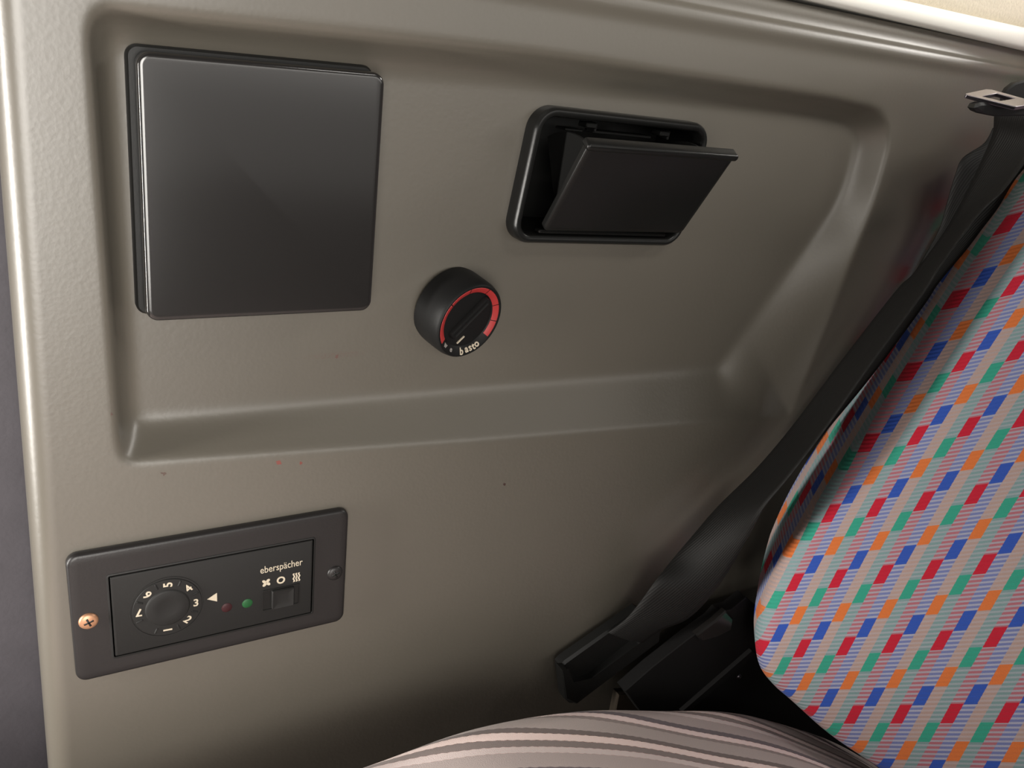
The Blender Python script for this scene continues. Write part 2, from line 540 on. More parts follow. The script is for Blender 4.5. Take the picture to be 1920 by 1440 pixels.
def build_wall():
    st = 0.0015
    R = 0.012
    xs = np.arange(R, 1.10, st); vs = np.arange(-0.90, 0.0001, st)
    XS, VS = np.meshgrid(xs, vs)
    Zg = VS + ridge_z(XS) * np.clip(1 + VS / 0.035, 0, 1)
    Xg = XS + left_x(Zg) * np.clip(1 - (XS - R) / 0.03, 0, 1)
    outer = round_poly([(0.0455, -0.0160), (0.285, -0.0165), (0.545, -0.0255), (0.622, -0.032), (0.6215, -0.101), (0.586, -0.2885),
                        (0.277, -0.2690), (0.068, -0.2530), (0.0475, -0.2515)],
                       [0.012, 0, 0, 0.040, 0.20, 0.004, 0, 0, 0.017])
    inner = round_poly([(0.0518, -0.0225), (0.285, -0.0232), (0.545, -0.0328), (0.607, -0.0395), (0.6085, -0.0980), (0.5075, -0.2440),
                        (0.284, -0.2385), (0.068, -0.2365), (0.0540, -0.2360)],
                       [0.008, 0, 0, 0.034, 0.20, 0.004, 0, 0, 0.010])
    io, ii = inside(Xg, Zg, outer), inside(Xg, Zg, inner)
    do, di = seg_dist(Xg, Zg, outer), seg_dist(Xg, Zg, inner)
    t = np.where(io, np.where(ii, 1.0, do / (do + di + 1e-9)), 0.0)
    Y = -H + H * t
    Ys = blur(blur(Y, 1.2, 0), 1.2, 1)
    Yl = blur(blur(Y, 2.6, 0), 2.6, 1)
    wgt = np.clip(t * 1.6 - 0.2, 0, 1)
    Y = Ys * (1 - wgt) + Yl * wgt
    # the wall folds away behind the belt
    cr = [un(1765, 400, -H)[[0, 2]], un(1715, 520, -H)[[0, 2]], un(1482, 850, -H)[[0, 2]], un(1335, 1000, -H)[[0, 2]], un(1215, 1120, -H)[[0, 2]]]
    cr = [cr[0] + np.array([0.25, 0.40])] + cr
    sd = np.full(Xg.shape, 1e9); sg = np.zeros(Xg.shape)
    for i in range(len(cr) - 1):
        a, b = cr[i], cr[i + 1]; ab = b - a; L = ab @ ab
        tt = np.clip(((Xg - a[0]) * ab[0] + (Zg - a[1]) * ab[1]) / L, 0, 1)
        dd = np.hypot(Xg - a[0] - tt * ab[0], Zg - a[1] - tt * ab[1])
        s = np.sign((Xg - a[0]) * (-ab[1]) + (Zg - a[1]) * ab[0])
        up = dd < sd
        sd = np.where(up, dd, sd); sg = np.where(up, s, sg)
    dist = sd * sg                                    # positive to the right of the fold
    fade = np.clip((Zg + 0.47) / 0.10, 0, 1) * np.clip((-0.085 - Zg) / 0.08, 0, 1)
    soft = 0.006 * np.log1p(np.exp(np.clip(dist / 0.006, -40, 40)))
    Y = Y + np.minimum(0.75 * soft, 0.05) * fade
    # gentle crown towards the top edge and the bright bead along it
    Y -= 0.0032 * np.exp(-((VS + 0.0020) / 0.0038) ** 2)
    Y += 0.0025 * np.clip((VS + 0.030) / 0.030, 0, 1) ** 2
    rows, cols = Y.shape
    # rounded front edge on the left
    extra = []
    for th in np.linspace(0, 90, 9)[1:]:
        a = math.radians(th)
        extra.append((-R * math.sin(a), R * (1 - math.cos(a))))
    extra.append((-R, R + 0.05))
    xl = Xg[:, :1]
    EXs = np.concatenate([xl + e[0] for e in reversed(extra)], axis=1)
    EYs = np.concatenate([Y[:, :1] + e[1] for e in reversed(extra)], axis=1)
    EZs = np.repeat(Zg[:, :1], len(extra), axis=1)
    Xa = np.concatenate([EXs, Xg], 1); Ya = np.concatenate([EYs, Y], 1); Za = np.concatenate([EZs, Zg], 1)
    # lip above the bead
    lip = [(0.0012, 0.0004), (0.0025, 0.0018), (0.0038, 0.0044), (0.0052, 0.0056), (0.010, 0.0060), (0.0160, 0.0064), (0.0172, 0.0074), (0.0178, 0.010), (0.0178, 0.050)]
    for (dz, dy) in lip:
        Xa = np.concatenate([Xa, Xa[rows - 1:rows]], 0)
        Za = np.concatenate([Za, Za[rows - 1:rows] + dz], 0)
        Ya = np.concatenate([Ya, Ya[rows - 1:rows] + dy], 0)
    R_, C_ = Xa.shape
    V = np.stack([Xa, Ya, Za], -1).reshape(-1, 3)
    idx = np.arange(R_ * C_).reshape(R_, C_)
    q = np.stack([idx[:-1, :-1], idx[:-1, 1:], idx[1:, 1:], idx[1:, :-1]], -1).reshape(-1, 4)
    # cut-out for the ashtray housing
    cen = V[q].mean(1)
    du, dv = cen[:, 0] - ASH_C[0], cen[:, 2] - ASH_C[2]
    det = ASH_U[0] * ASH_V[2] - ASH_V[0] * ASH_U[2]
    lu = (du * ASH_V[2] - dv * ASH_V[0]) / det; lv = (dv * ASH_U[0] - du * ASH_U[2]) / det
    keep = ~((np.abs(lu) < ASH_W / 2 - 0.006) & (np.abs(lv) < ASH_H / 2 - 0.006))
    q = q[keep]
    me = bpy.data.meshes.new('wall_left')
    me.vertices.add(len(V)); me.vertices.foreach_set('co', V.ravel())
    me.loops.add(q.size); me.loops.foreach_set('vertex_index', q.ravel().astype(np.int32))
    me.polygons.add(len(q))
    me.polygons.foreach_set('loop_start', np.arange(0, q.size, 4, dtype=np.int32))
    me.polygons.foreach_set('loop_total', np.full(len(q), 4, dtype=np.int32))
    me.polygons.foreach_set('use_smooth', np.ones(len(q), dtype=bool))
    me.update(); me.validate()
    me.materials.append(M_PANEL)
    o = bpy.data.objects.new('wall_left', me); COL.objects.link(o)
    return structure(o, 'moulded grey plastic side wall of the cab with a shallow rounded recess')


build_wall()

# dark door shut-face left of the wall, floor, upper wall and white trim
mb = MB()
box(mb, frame((-0.21, 0.075, -0.30), 0), (0, 0, 0), (0.46, 1.3, 0.020), 0.004)
structure(link('wall_front', mb, M_DARKW), 'dark door shut face beyond the rounded left edge of the wall')
mb = MB().add([(-1, 0.1, -0.92), (1.7, 0.1, -0.92), (1.7, -2.2, -0.92), (-1, -2.2, -0.92), (-1, 0.1, -0.95), (1.7, 0.1, -0.95), (1.7, -2.2, -0.95), (-1, -2.2, -0.95)],
              [(3, 2, 1, 0), (4, 5, 6, 7), (0, 1, 5, 4), (1, 2, 6, 5), (2, 3, 7, 6), (3, 0, 4, 7)])
structure(link('floor', mb, M_FLOOR, smooth=False))


def bar_x(mb, x0, x1, zf, w, y0, prof):
    """moulding along X whose lower edge follows zf; prof = [(dz/w, y)]"""
    xs = np.linspace(x0, x1, 30)
    k = len(prof); v = []
    for x in xs:
        for (a, y) in prof:
            v.append((x, y + y0, zf(x) + a * (w(x) if callable(w) else w)))
    f = []
    for i in range(len(xs) - 1):
        for j in range(k - 1):
            f.append((i * k + j, (i + 1) * k + j, (i + 1) * k + j + 1, i * k + j + 1))
    f.append(tuple(range(k))); f.append(tuple(reversed([(len(xs) - 1) * k + j for j in range(k)])))
    return mb.add(v, f)


def trim_lo(x):
    return 0.0378 + (x - 0.488) * (-0.011 / 0.271)


def trim_w(x):
    return (0.048 + (x - 0.592) * (-0.004 / 0.157)) - trim_lo(x)


mb = bar_x(MB(), -0.05, 1.15, lambda x: trim_lo(x) + 0.0008, trim_w, 0, [(0, 0.03), (0, -0.018), (.06, -0.0205), (.2, -0.0225), (.5, -0.0235), (.8, -0.0225), (.95, -0.020), (1.0, -0.016), (1.0, 0.03)])
o = fix_normals(link('trim_1', mb, M_TRIM)); structure(o, 'white plastic trim strip along the top of the wall')
mb = bar_x(MB(), -0.05, 1.15, lambda x: trim_lo(x) + trim_w(x) + 0.0005, 0.30, 0, [(0, 0.03), (0, -0.008), (.012, -0.011), (.03, -0.012), (.3, -0.006), (1.0, 0.02), (1.0, 0.04)])
o = fix_normals(link('wall_upper', mb, M_CREAM)); structure(o, 'cream cloth-covered upper wall at the top right corner')

# ---------------------------------------------------------------- square black cover
t = thing('square_cover', 'large square charcoal plastic cover plate on the left of the recess', 'cover', (0.128, 0, -0.102))
mb = MB()
fr = frame((0.1262, 0, -0.0998), -0.4)
plate(mb, fr, 0.1290, 0.1400, 0.006, [(0, -0.0005), (0, 0.004), (0.0012, 0.0055), (0.008, 0.0055)], cap_end=True, cap_start=True)
link('backing_frame', mb, M_BLACK, t)
mb = MB()
fr = frame((0.12885, 0, -0.1010), -0.4)
plate(mb, fr, 0.1277, 0.1374, 0.0065, [(0.002, 0.005), (0.002, 0.008), (0.0004, 0.0085), (0, 0.010), (0, 0.0160), (0.0002, 0.0172), (0.0007, 0.0180), (0.0016, 0.0184), (0.0028, 0.0185)], n=9)
link('lid', mb, M_COVER, t, angle=50)

# ---------------------------------------------------------------- ashtray
t = thing('ashtray', 'black wall ashtray with its flap tipped open', 'ashtray', ASH_C)
fr = (np.array(ASH_C), ASH_U, ASH_V, np.array([0, -1.0, 0]))
mb = MB()
plate(mb, fr, ASH_W, ASH_H, 0.0150, [(0, -0.0006), (0, 0.008), (0.0006, 0.0102), (0.0018, 0.0117), (0.0036, 0.012), (0.0052, 0.0112), (0.0060, 0.0095), (0.0066, 0.004), (0.0075, -0.038)], cap_end=True, n=9)
hs = link('housing', mb, M_BLACKG, t)
for (cu_, cv_) in ((-0.026, 0.0345), (0.036, 0.0340)):
    mb = MB(); box(mb, fr, (cu_, cv_, -0.004), (0.0085, 0.0035, 0.010), 0.0006)
    box(mb, fr, (cu_ + 0.0045, cv_ - 0.001, -0.004), (0.002, 0.006, 0.0085), 0.0004)
    link('clip', mb, M_BLACKG, t)
mb = MB(); box(mb, fr, (-0.035, 0.0300, -0.012), (0.014, 0.0016, 0.012), 0.0004)
box(mb, fr, (0.006, 0.0300, -0.012), (0.05, 0.0020, 0.010), 0.0004)
link('spring_strip', mb, M_BLACKG, t)
# flap, hinged low in the housing and tipped out
AL = math.radians(31)
fa = math.radians(-1.4)
U = np.array([math.cos(fa), 0, math.sin(fa)]); Vr = np.array([-math.sin(fa), 0, math.cos(fa)])
hinge = np.array([0.3705, -0.0120, -0.1240])
Vf = Vr * math.cos(AL) + np.array([0, -1, 0]) * math.sin(AL)
Nf = np.array([0, -1, 0]) * math.cos(AL) - Vr * math.sin(AL)
FL, FWd = 0.0735, 0.1195
mb = MB()
ff = (hinge + Vf * FL / 2, U, Vf, Nf)
plate(mb, ff, FWd, FL, 0.0045, [(0.0006, -0.0035), (0, -0.0028), (0, 0.0004), (0.0004, 0.0013), (0.0014, 0.0019), (0.004, 0.0021)], cap_start=True, n=6)
fl = link('flap', mb, M_BLACKG, t)
mb = MB()
plate(mb, (hinge + Vf * (FL - 0.0022), U, Vf, Nf), FWd + 0.003, 0.0050, 0.0022, [(0.0008, -0.0042), (0, -0.0034), (0, 0.0026), (0.0004, 0.0034), (0.0013, 0.0040)], cap_start=True, n=5)
link('finger_lip', mb, M_BLACKG, fl)
# bin behind the flap: two quarter-round cheeks and the curved back
for s in (-1, 1):
    mb = MB()
    c0 = hinge + U * (s * (FWd / 2 - 0.010)) + Vf * 0.004
    arc = [c0]
    for k in range(13):
        th = math.radians(58 * k / 12)
        arc.append(c0 + (Vf * math.cos(th) - Nf * math.sin(th)) * 0.060)
    prism(mb, arc, U * (0.0018 * -s), 0.0003)
    fix_normals(link('bin_cheek', mb, M_BLACK, t))
mb = MB(); v = []; f = []
for k in range(13):
    th = math.radians(58 * (k / 12))
    for s in (-1, 1):
        v.append(hinge + U * (s * (FWd / 2 - 0.0112)) + Vf * 0.004 + (Vf * math.cos(th) - Nf * math.sin(th)) * (0.052 if k > 3 else 0.030))
for k in range(12):
    f.append((2 * k, 2 * k + 1, 2 * k + 3, 2 * k + 2))
mb.add(v, f)
o = link('bin_back', mb, M_BLACK, t)
sm = o.modifiers.new('thickness', 'SOLIDIFY'); sm.thickness = 0.0012
# lower sill line of the housing
mb = MB(); box(mb, fr, (0.002, -ASH_H / 2 + 0.0085, 0.006), (0.108, 0.0022, 0.006), 0.0008)
link('hinge_bar', mb, M_BLACKG, t)

# ---------------------------------------------------------------- round heater knob
KN = 0.65 * EX + 0.51 * EY - 0.57 * FW; KN /= np.linalg.norm(KN)      # the knob sits askew on the wall
KU = np.array([1.0, 0, 0]); KU -= KN * (KU @ KN); KU /= np.linalg.norm(KU)
KV = np.cross(KN, KU)
KF = un(882.5, 603.5, -0.0190)                 # centre of the face
KH = 0.0122                                  # height of the rim above the foot
KC = KF - KN * KH
t = thing('rotary_knob', 'round black rotary knob with a red arc scale below the ashtray', 'knob', tuple(KC))
fr = (KC, KU, KV, KN)


def knob_uv(px, py, h=KH - 0.002):
    r = (px - 960) * EX + (py - 720) * EY + F * FW
    c_ = np.array([0, -CAM_D, 0]); o_ = KC + KN * h
    q = c_ + r * (((o_ - c_) @ KN) / (r @ KN)) - KC
    return float(q @ KU), float(q @ KV)


def wall_uv(p, y, fr_):
    q = un(p[0], p[1], y) - fr_[0]
    return float(q @ fr_[1]), float(q @ fr_[2])


R0, R1, HD = 0.0200, 0.0246, 0.0024
mb = MB()
lathe(mb, fr, [(0.0278, -0.012), (0.0278, 0.002), (0.0276, 0.007), (0.0270, KH - 0.0025), (0.0266, KH - 0.0009), (0.0258, KH), (0.0252, KH), (R1, KH - 0.0004), (R0, KH - HD), (R0 - 0.0004, KH - HD - 0.0006)], n=96, cap=True)
link('body', mb, M_KNOB, t)


def kang(px, py):
    u_, v_ = knob_uv(px, py)
    return math.degrees(math.atan2(v_, u_))


def dish(r):            # height of the dished face at radius r
    return KH - HD + (r - R0) / (R1 - R0) * (HD - 0.0004)


a_end = kang(914, 631)
norm = lambda a: (a - a_end) % 360 + a_end
a_start = norm(kang(830, 639))
ticks = sorted(norm(kang(*p)) for p in [(881, 548), (913, 546), (933, 568), (930, 600), (848, 573)])
edges = [a_end] + ticks + [a_start]
for i in range(len(edges) - 1):
    g0 = 0.7 if i else 0; g1 = 0.7 if i < len(edges) - 2 else 0
    mb = MB()
    lathe(mb, fr, [(R0 + 0.0003, dish(R0 + .0003) + 0.0000), (R0 + 0.0005, dish(R0 + .0005) + 0.00025), (R1 - 0.0005, dish(R1 - .0005) + 0.00025), (R1 - 0.0003, dish(R1 - .0003))], n=18, a0=edges[i] + g0, a1=edges[i + 1] - g1, cap=False)
    o = fix_normals(link('scale_segment', mb, M_RED, t)); o['label'] = 'red arc segment'
# raised grip bar
g0 = np.array(knob_uv(917, 558)); g1 = np.array(knob_uv(843, 634))
gd = (g0 - g1); ga = math.atan2(gd[1], gd[0]); gc = (g0 + g1) / 2


def sub_frame(c, a):
    return (KC + KU * c[0] + KV * c[1], KU * math.cos(a) + KV * math.sin(a), -KU * math.sin(a) + KV * math.cos(a), KN)


mb = MB()
HB = KH - HD - 0.0008
plate(mb, sub_frame(gc, ga), 0.0360, 0.0074, 0.003, [(0, HB), (0.0004, HB + 0.0022), (0.0010, HB + 0.0032), (0.0020, HB + 0.0034), (0.0030, HB + 0.0028)], n=5)
link('grip', mb, M_KNOB, t)
p0 = np.array(knob_uv(857.5, 645)); p1 = np.array(knob_uv(871.5, 631))
pd = p1 - p0; pc = (p0 + p1) / 2
mb = MB()
box(mb, sub_frame(pc, math.atan2(pd[1], pd[0])), (0, 0, HB), (np.linalg.norm(pd), 0.0009, 0.0012), 0.0002)
o = link('pointer', mb, M_WHITE, t); o['label'] = 'short white pointer line'
mb = MB(); mbw = MB()
for (ch, p, worn) in (('w', (832, 648.5), 1), ('e', (842.5, 657), 1), ('b', (862.5, 661), 0), ('a', (872.5, 660), 0), ('s', (880, 657), 0), ('t', (886.5, 653), 0), ('o', (893.5, 648.5), 0)):
    u_, v_ = knob_uv(*p)
    rr = math.hypot(u_, v_); a = math.atan2(v_, u_)
    rr = min(max(rr, 0.0215), 0.0226)
    one = MB()
    text_mesh(one, ch, 0.0064 if not worn else 0.0046, fr, (rr * math.cos(a), rr * math.sin(a)), 0, math.degrees(a) + 90, thick=0.0002, bold=0.00012)
    lay = []
    for q in one.v:
        d_ = np.array(q) - KC; uu, vv, hh = d_ @ KU, d_ @ KV, d_ @ KN
        lay.append(KC + KU * uu + KV * vv + KN * (max(dish(math.hypot(uu, vv)), KH - HD - 0.0006) + 0.0002 + hh))
    (mbw if worn else mb).add(lay, one.f)
o = link('lettering', mb, M_WHITE, t, smooth=False); o['label'] = 'cream printed lettering'
o = link('lettering', mbw, M_GREYP, t, smooth=False); o['label'] = 'worn grey printed letters'

# ---------------------------------------------------------------- heater timer / control plate
PC = ((0.0155 + 0.1815) / 2, -H, -0.3482)
t = thing('heater_control_panel', 'black rectangular heater control plate with numbered dial at lower left', 'control panel', PC)
fr = frame(PC)
PW, PH = 0.1668, 0.0892
mb = MB()
plate(mb, fr, PW, PH, 0.0065, [(0.0004, -0.0006), (0, 0.0005), (0, 0.0028), (0.0004, 0.0040), (0.0012, 0.0047), (0.0024, 0.0050), (0.006, 0.0050)], cap_start=True, n=8)
link('bezel', mb, M_CTRL, t, angle=60)


def cu(px, py, y=-0.0255):
    return np.array(wall_uv((px, py), y, fr))


# inset module face with a groove round it
c = (cu(202.5, 1078) + cu(598, 1006.5) + cu(207, 1238) + cu(582, 1152)) / 4
fw_, fh_ = 0.1246, 0.0606
mb = MB()
plate(mb, fr, fw_, fh_, 0.002, [(0, 0.0046), (0, 0.0052), (0.0004, 0.0055), (0.0011, 0.0055), (0.0013, 0.0050), (0.0019, 0.0050), (0.0022, 0.0056), (0.0030, 0.0058)], off=tuple(c), cap_start=True, n=3)
face = link('face_plate', mb, M_CTRLF, t)
FH = 0.0058
# temperature dial: ridged ring wheel
dc = cu(314, 1137)
frd = frame(np.array(PC) + np.array([dc[0], 0, dc[1]]))
mb = MB()
prof = [(0.0205, FH - 0.0004), (0.0205, FH + 0.0002), (0.0212, FH + 0.0003), (0.0212, FH - 0.0003)]
lathe(mb, frd, [(0.0214, FH - 0.0006), (0.0214, FH + 0.0003), (0.0209, FH + 0.0003), (0.0207, FH - 0.0003), (0.0202, FH - 0.0002), (0.0198, FH + 0.0006), (0.0130, FH + 0.0009), (0.0124, FH + 0.0016), (0.0118, FH + 0.0019), (0.0060, FH + 0.0012), (0.001, FH + 0.0010)], n=72)
dial = link('dial', mb, M_CTRLF, t)
mbd = MB()
for (ch, ang) in (('3', -2), ('4', 42), ('5', 88), ('6', 133), ('7', 178), ('1', 268), ('2', 314)):
    a = math.radians(ang)
    text_mesh(mbd, ch, 0.0072, frd, (0.0164 * math.cos(a), 0.0164 * math.sin(a)), FH + 0.0009, ang, thick=0.0002, bold=0.00014)
o = link('numerals', mbd, M_WHITE, dial, smooth=False); o['label'] = 'cream numerals 1 to 7'
mb = MB()
for ang in (20, 65, 110, 155, 200, 245, 290, 335):
    a = math.radians(ang)
    fr2 = frame(frd[0] + np.array([0.0172 * math.cos(a), 0, 0.0172 * math.sin(a)]), ang)
    box(mb, fr2, (0, 0, FH + 0.0002), (0.0042, 0.0013, 0.0011), 0.0004)
link('ridge', mb, M_CTRLF, dial)
# triangle mark
c = cu(398, 1120.5)
mb = MB(); poly2(mb, fr, [(c[0] - 0.0032, c[1] - 0.0002), (c[0] + 0.0028, c[1] - 0.0033), (c[0] + 0.0028, c[1] + 0.0031)], FH)
o = link('triangle_mark', mb, M_WHITE, t, smooth=False); o['label'] = 'cream triangle pointing at the dial'
# lamps
for (p, m_, lb) in (((425, 1138.5), M_LEDR, 'dull red lamp lens'), ((463.5, 1130.5), M_LEDG, 'green lamp lens')):
    c = cu(*p)
    mb = MB()
    lathe(mb, frame(np.array(PC) + np.array([c[0], 0, c[1]])), [(0.0033, FH - 0.0004), (0.0033, FH + 0.0002), (0.0028, FH + 0.0005), (0.0016, FH + 0.0007), (0.0006, FH + 0.0008)], n=28)
    o = link('indicator_lamp', mb, m_, t); o['label'] = lb
# lettering
c0, c1 = cu(488, 1073), cu(567, 1053)
c = (c0 + c1) / 2
mb = MB()
text_mesh(mb, 'eberspächer', 0.0072, fr, (c[0], c[1] + 0.0001), FH, rot=1.0, sx=0.76, thick=0.0002)
xs_ = np.array([(np.array(v) - fr[0]) @ fr[1] for v in mb.v]); k_ = (c1[0] - c0[0]) / (xs_.max() - xs_.min())
mb2 = MB(); text_mesh(mb2, 'eberspächer', 0.0072, fr, (c[0], c[1] + 0.0001), FH, rot=1.0, sx=0.76 * k_, thick=0.0002)
o = link('lettering', mb2, M_WHITE, t, smooth=False); o['label'] = 'small cream lettering'
# symbols: fan, nought, heat
mb = MB(); c = cu(499, 1092)
for k in range(4):
    a = math.radians(45 + 90 * k); ca, sa = math.cos(a), math.sin(a)
    pts = []
    for j in range(12):
        th = 2 * math.pi * j / 12
        x, y = 0.0017 + 0.0015 * math.cos(th), 0.0002 + 0.0010 * math.sin(th)
        pts.append((c[0] + x * ca - y * sa, c[1] + x * sa + y * ca))
    poly2(mb, fr, pts, FH)
o = link('fan_symbol', mb, M_WHITE, t, smooth=False); o['label'] = 'cream fan symbol'
c = cu(526.5, 1087)
mb = MB()
lathe(mb, frame(np.array(PC) + np.array([c[0], 0, c[1]])), [(0.0016, FH), (0.0016, FH + 0.0002), (0.0027, FH + 0.0002), (0.0027, FH)], n=24, cap=False)
o = link('nought_symbol', mb, M_WHITE, t, smooth=False); o['label'] = 'cream nought symbol'
c = cu(555.6, 1081.5)
mb = MB()
for k in (-1, 0, 1):
    L_, R_ = [], []
    for j in range(9):
        y = -0.0033 + 0.0066 * j / 8; x = c[0] + k * 0.0017 + 0.0004 * math.sin(y / 0.0066 * 4 * math.pi)
        L_.append((x - 0.00048, c[1] + y)); R_.append((x + 0.00048, c[1] + y))
    poly2(mb, fr, L_[::-1] + R_, FH)
for v in list(range(0)):
    pass
o = link('heat_symbol', mb, M_WHITE, t, smooth=False); o['label'] = 'cream heat symbol of three wavy lines'
# slide switch
s0, s1, s2, s3 = cu(490, 1108), cu(560, 1097), cu(495, 1144), cu(559, 1127)
c = (s0 + s1 + s2 + s3) / 4; sw, sh = (s1[0] - s0[0] + s3[0] - s2[0]) / 2, 0.0145
mb = MB()
plate(mb, fr, sw + 0.0014, sh + 0.0014, 0.0012, [(0, FH - 0.0003), (0, FH + 0.0005), (0.0003, FH + 0.0006), (0.0007, FH + 0.0005), (0.0008, FH + 0.0001), (0.003, FH + 0.0001)], off=tuple(c), n=3)
sl = link('switch_slot', mb, M_BLACK, t)
mb = MB()
plate(mb, fr, sw * 0.62, sh - 0.0004, 0.0008, [(0, FH + 0.0001), (0, FH + 0.0018), (0.0005, FH + 0.0024), (0.002, FH + 0.0020), (0.004, FH + 0.0018)], off=(c[0] + 0.001, c[1]), n=3)
link('slider', mb, M_CTRLF, sl)
# screws
for (p, m_, lb) in (((166, 1165), M_BRASS, 'copper coloured cross-head screw'), ((628, 1075), M_CTRL, 'black cross-head screw')):
    c = cu(*p, -0.0255)
    frs = frame(np.array(PC) + np.array([c[0], 0, c[1]]), 8)
    mb = MB()
    lathe(mb, frs, [(0.0054, 0.0049), (0.0054, 0.0054), (0.0048, 0.0063), (0.0038, 0.0068), (0.0022, 0.0071), (0.0008, 0.0072)], n=32)
    s_ = link('screw', mb, m_, t); s_['label'] = lb
    mb = MB()
    for ang in (20, 110):
        box(mb, frame(frs[0], ang), (0, 0, 0.0064), (0.0056, 0.0012, 0.00095), 0.0002)
    link('cross_slot', mb, M_BLACK, s_)

# ---------------------------------------------------------------- seat belt
pairs = [((1880, 186), (1960, 192), -.072, -.106), ((1866, 214), (1944, 222), -.070, -.106), ((1858, 262), (1938, 275), -.068, -.106), ((1807, 372), (1885, 352), -.066, -.104),
         ((1768, 440), (1834, 402), -.064, -.104), ((1714, 513), (1764, 497), -.059, -.104), ((1680, 547), (1731, 549), -.056, -.104),
         ((1578, 678), (1634, 681), -.050, -.104), ((1490, 795), (1551, 799), -.044, -.104), ((1420, 878), (1484, 888), -.042, -.102),
         ((1347, 950), (1432, 952), -.042, -.096), ((1300, 1004), (1404, 1005), -.043, -.087), ((1262, 1048), (1372, 1060), -.045, -.077),
         ((1229, 1089), (1333, 1116), -.053, -.067), ((1198, 1132), (1288, 1160), -.050, -.058), ((1172, 1162), (1240, 1180), -.047, -.051),
         ((1140, 1186), (1205, 1204), -.042, -.044)]


def ribbon(name, Lp, Rp, parent, m, thick=0.0013, sag=0.0, n=8, w=8):
    Lc = catmull(Lp, n); Rc = catmull(Rp, n)
    v, uv, f = [], [], []
    s = 0
    for i in range(len(Lc)):
        if i:
            s += np.linalg.norm((Lc[i] + Rc[i] - Lc[i - 1] - Rc[i - 1]) / 2)
        for j in range(w + 1):
            a = j / w
            v.append(Lc[i] * (1 - a) + Rc[i] * a + np.array([0, -sag * math.sin(math.pi * a), 0]))
            uv.append((a * 0.048, s))
    for i in range(len(Lc) - 1):
        for j in range(w):
            f.append((i * (w + 1) + j, i * (w + 1) + j + 1, (i + 1) * (w + 1) + j + 1, (i + 1) * (w + 1) + j))
    mb = MB().add(v, f)
    o = link(name, mb, m, parent, uvs=uv, angle=80)
    md = o.modifiers.new('thickness', 'SOLIDIFY'); md.thickness = thick; md.offset = 0
    return o


t = thing('seat_belt', 'black seat belt hanging along the wall beside the patterned backrest', 'seat belt', tuple(un(1140, 1240, -0.03)))
Lp = [un(*p[0], p[2]) for p in pairs]; Rp = [un(*p[1], p[3]) for p in pairs]
ribbon('webbing', Lp, Rp, t, M_WEB, sag=0.003)
# second ply hanging behind, nearer the wall
bp_ = [((1862, 240), (1940, 250), -.052, -.070), ((1846, 268), (1930, 300), -.050, -.068), ((1806, 296), (1900, 340), -.049, -.066), ((1791, 330), (1870, 390), -.048, -.064), ((1776, 380), (1840, 430), -.047, -.062),
       ((1760, 432), (1810, 470), -.046, -.060), ((1716, 512), (1760, 530), -.045, -.056), ((1690, 556), (1730, 575), -.044, -.054), ((1590, 690), (1630, 710), -.036, -.046), ((1490, 815), (1530, 830), -.032, -.042)]
ribbon('back_ply', [un(*p[0], p[2]) for p in bp_], [un(*p[1], p[3]) for p in bp_], t, M_WEB)
# stitched end sleeve
ol = [(1052, 1250), (1060, 1241), (1174, 1161), (1198, 1144), (1226, 1158), (1240, 1176), (1237, 1203), (1116, 1294), (1084, 1320), (1070, 1321), (1059, 1311)]
mb = MB(); prism(mb, [un(*p, -0.036) for p in ol], (0, 0.010, 0), 0.002)
sl = fix_normals(link('end_sleeve', mb, M_BLACK, t))
ol = [(1074, 1282), (1110, 1274), (1196, 1206), (1240, 1178), (1237, 1204), (1116, 1295), (1082, 1321), (1061, 1312), (1054, 1256), (1064, 1256)]
mb = MB(); prism(mb, [un(*p, -0.043) for p in ol], (0, 0.009, 0), 0.0012)
fix_normals(link('raised_rim', mb, M_BLACK, sl))
# tongue
mb = MB()
A_, B_, C_, D_ = un(1806, 176, -.110), un(1853, 166, -.104), un(1950, 193, -.118), un(1905, 200, -.130)
mid = lambda a, b, k: a * (1 - k) + b * k
outer = [mid(A_, B_, .12), mid(A_, B_, .88), mid(B_, C_, .06), C_, D_, mid(A_, D_, .06)]


def inner_pt(a, b):
    return A_ + (B_ - A_) * b + (D_ - A_) * a + (C_ - B_ - D_ + A_) * a * b


oq = [inner_pt(0, .10), inner_pt(0, .90), inner_pt(.06, 1), inner_pt(.97, 1), inner_pt(1, .97), inner_pt(1, .03), inner_pt(.97, 0), inner_pt(.06, 0)]
iq = [inner_pt(.26, .22), inner_pt(.26, .78), inner_pt(.27, .80), inner_pt(.60, .80), inner_pt(.61, .78), inner_pt(.61, .22), inner_pt(.60, .20), inner_pt(.27, .20)]
nrm = np.cross(B_ - A_, D_ - A_); nrm /= np.linalg.norm(nrm)
if nrm[2] < 0:
    nrm = -nrm
T_ = nrm * 0.0026
n8 = 8
v = [p for p in oq] + [p for p in iq] + [p - T_ for p in oq] + [p - T_ for p in iq]
f = []
for i in range(n8):
    j = (i + 1) % n8
    f += [(i, j, n8 + j, n8 + i), (2 * n8 + i, 3 * n8 + i, 3 * n8 + j, 2 * n8 + j), (i, 2 * n8 + i, 2 * n8 + j, j), (n8 + i, n8 + j, 3 * n8 + j, 3 * n8 + i)]
mb.add(v, f)
tg = fix_normals(link('tongue', mb, M_STEEL, t, angle=30)); tg['label'] = 'chromed steel tongue with a slot'
bv = tg.modifiers.new('bevel', 'BEVEL'); bv.width = 0.0005; bv.segments = 2
ol = [(1829, 203), (1833, 196), (1842, 192.5), (1990, 191), (1990, 216), (1870, 219), (1846, 214), (1834, 209)]
mb = MB(); prism(mb, [un(*p, -0.120) for p in ol], (0, 0.006, 0), 0.0015)
fix_normals(link('tongue_grip', mb, M_BLACK, t))
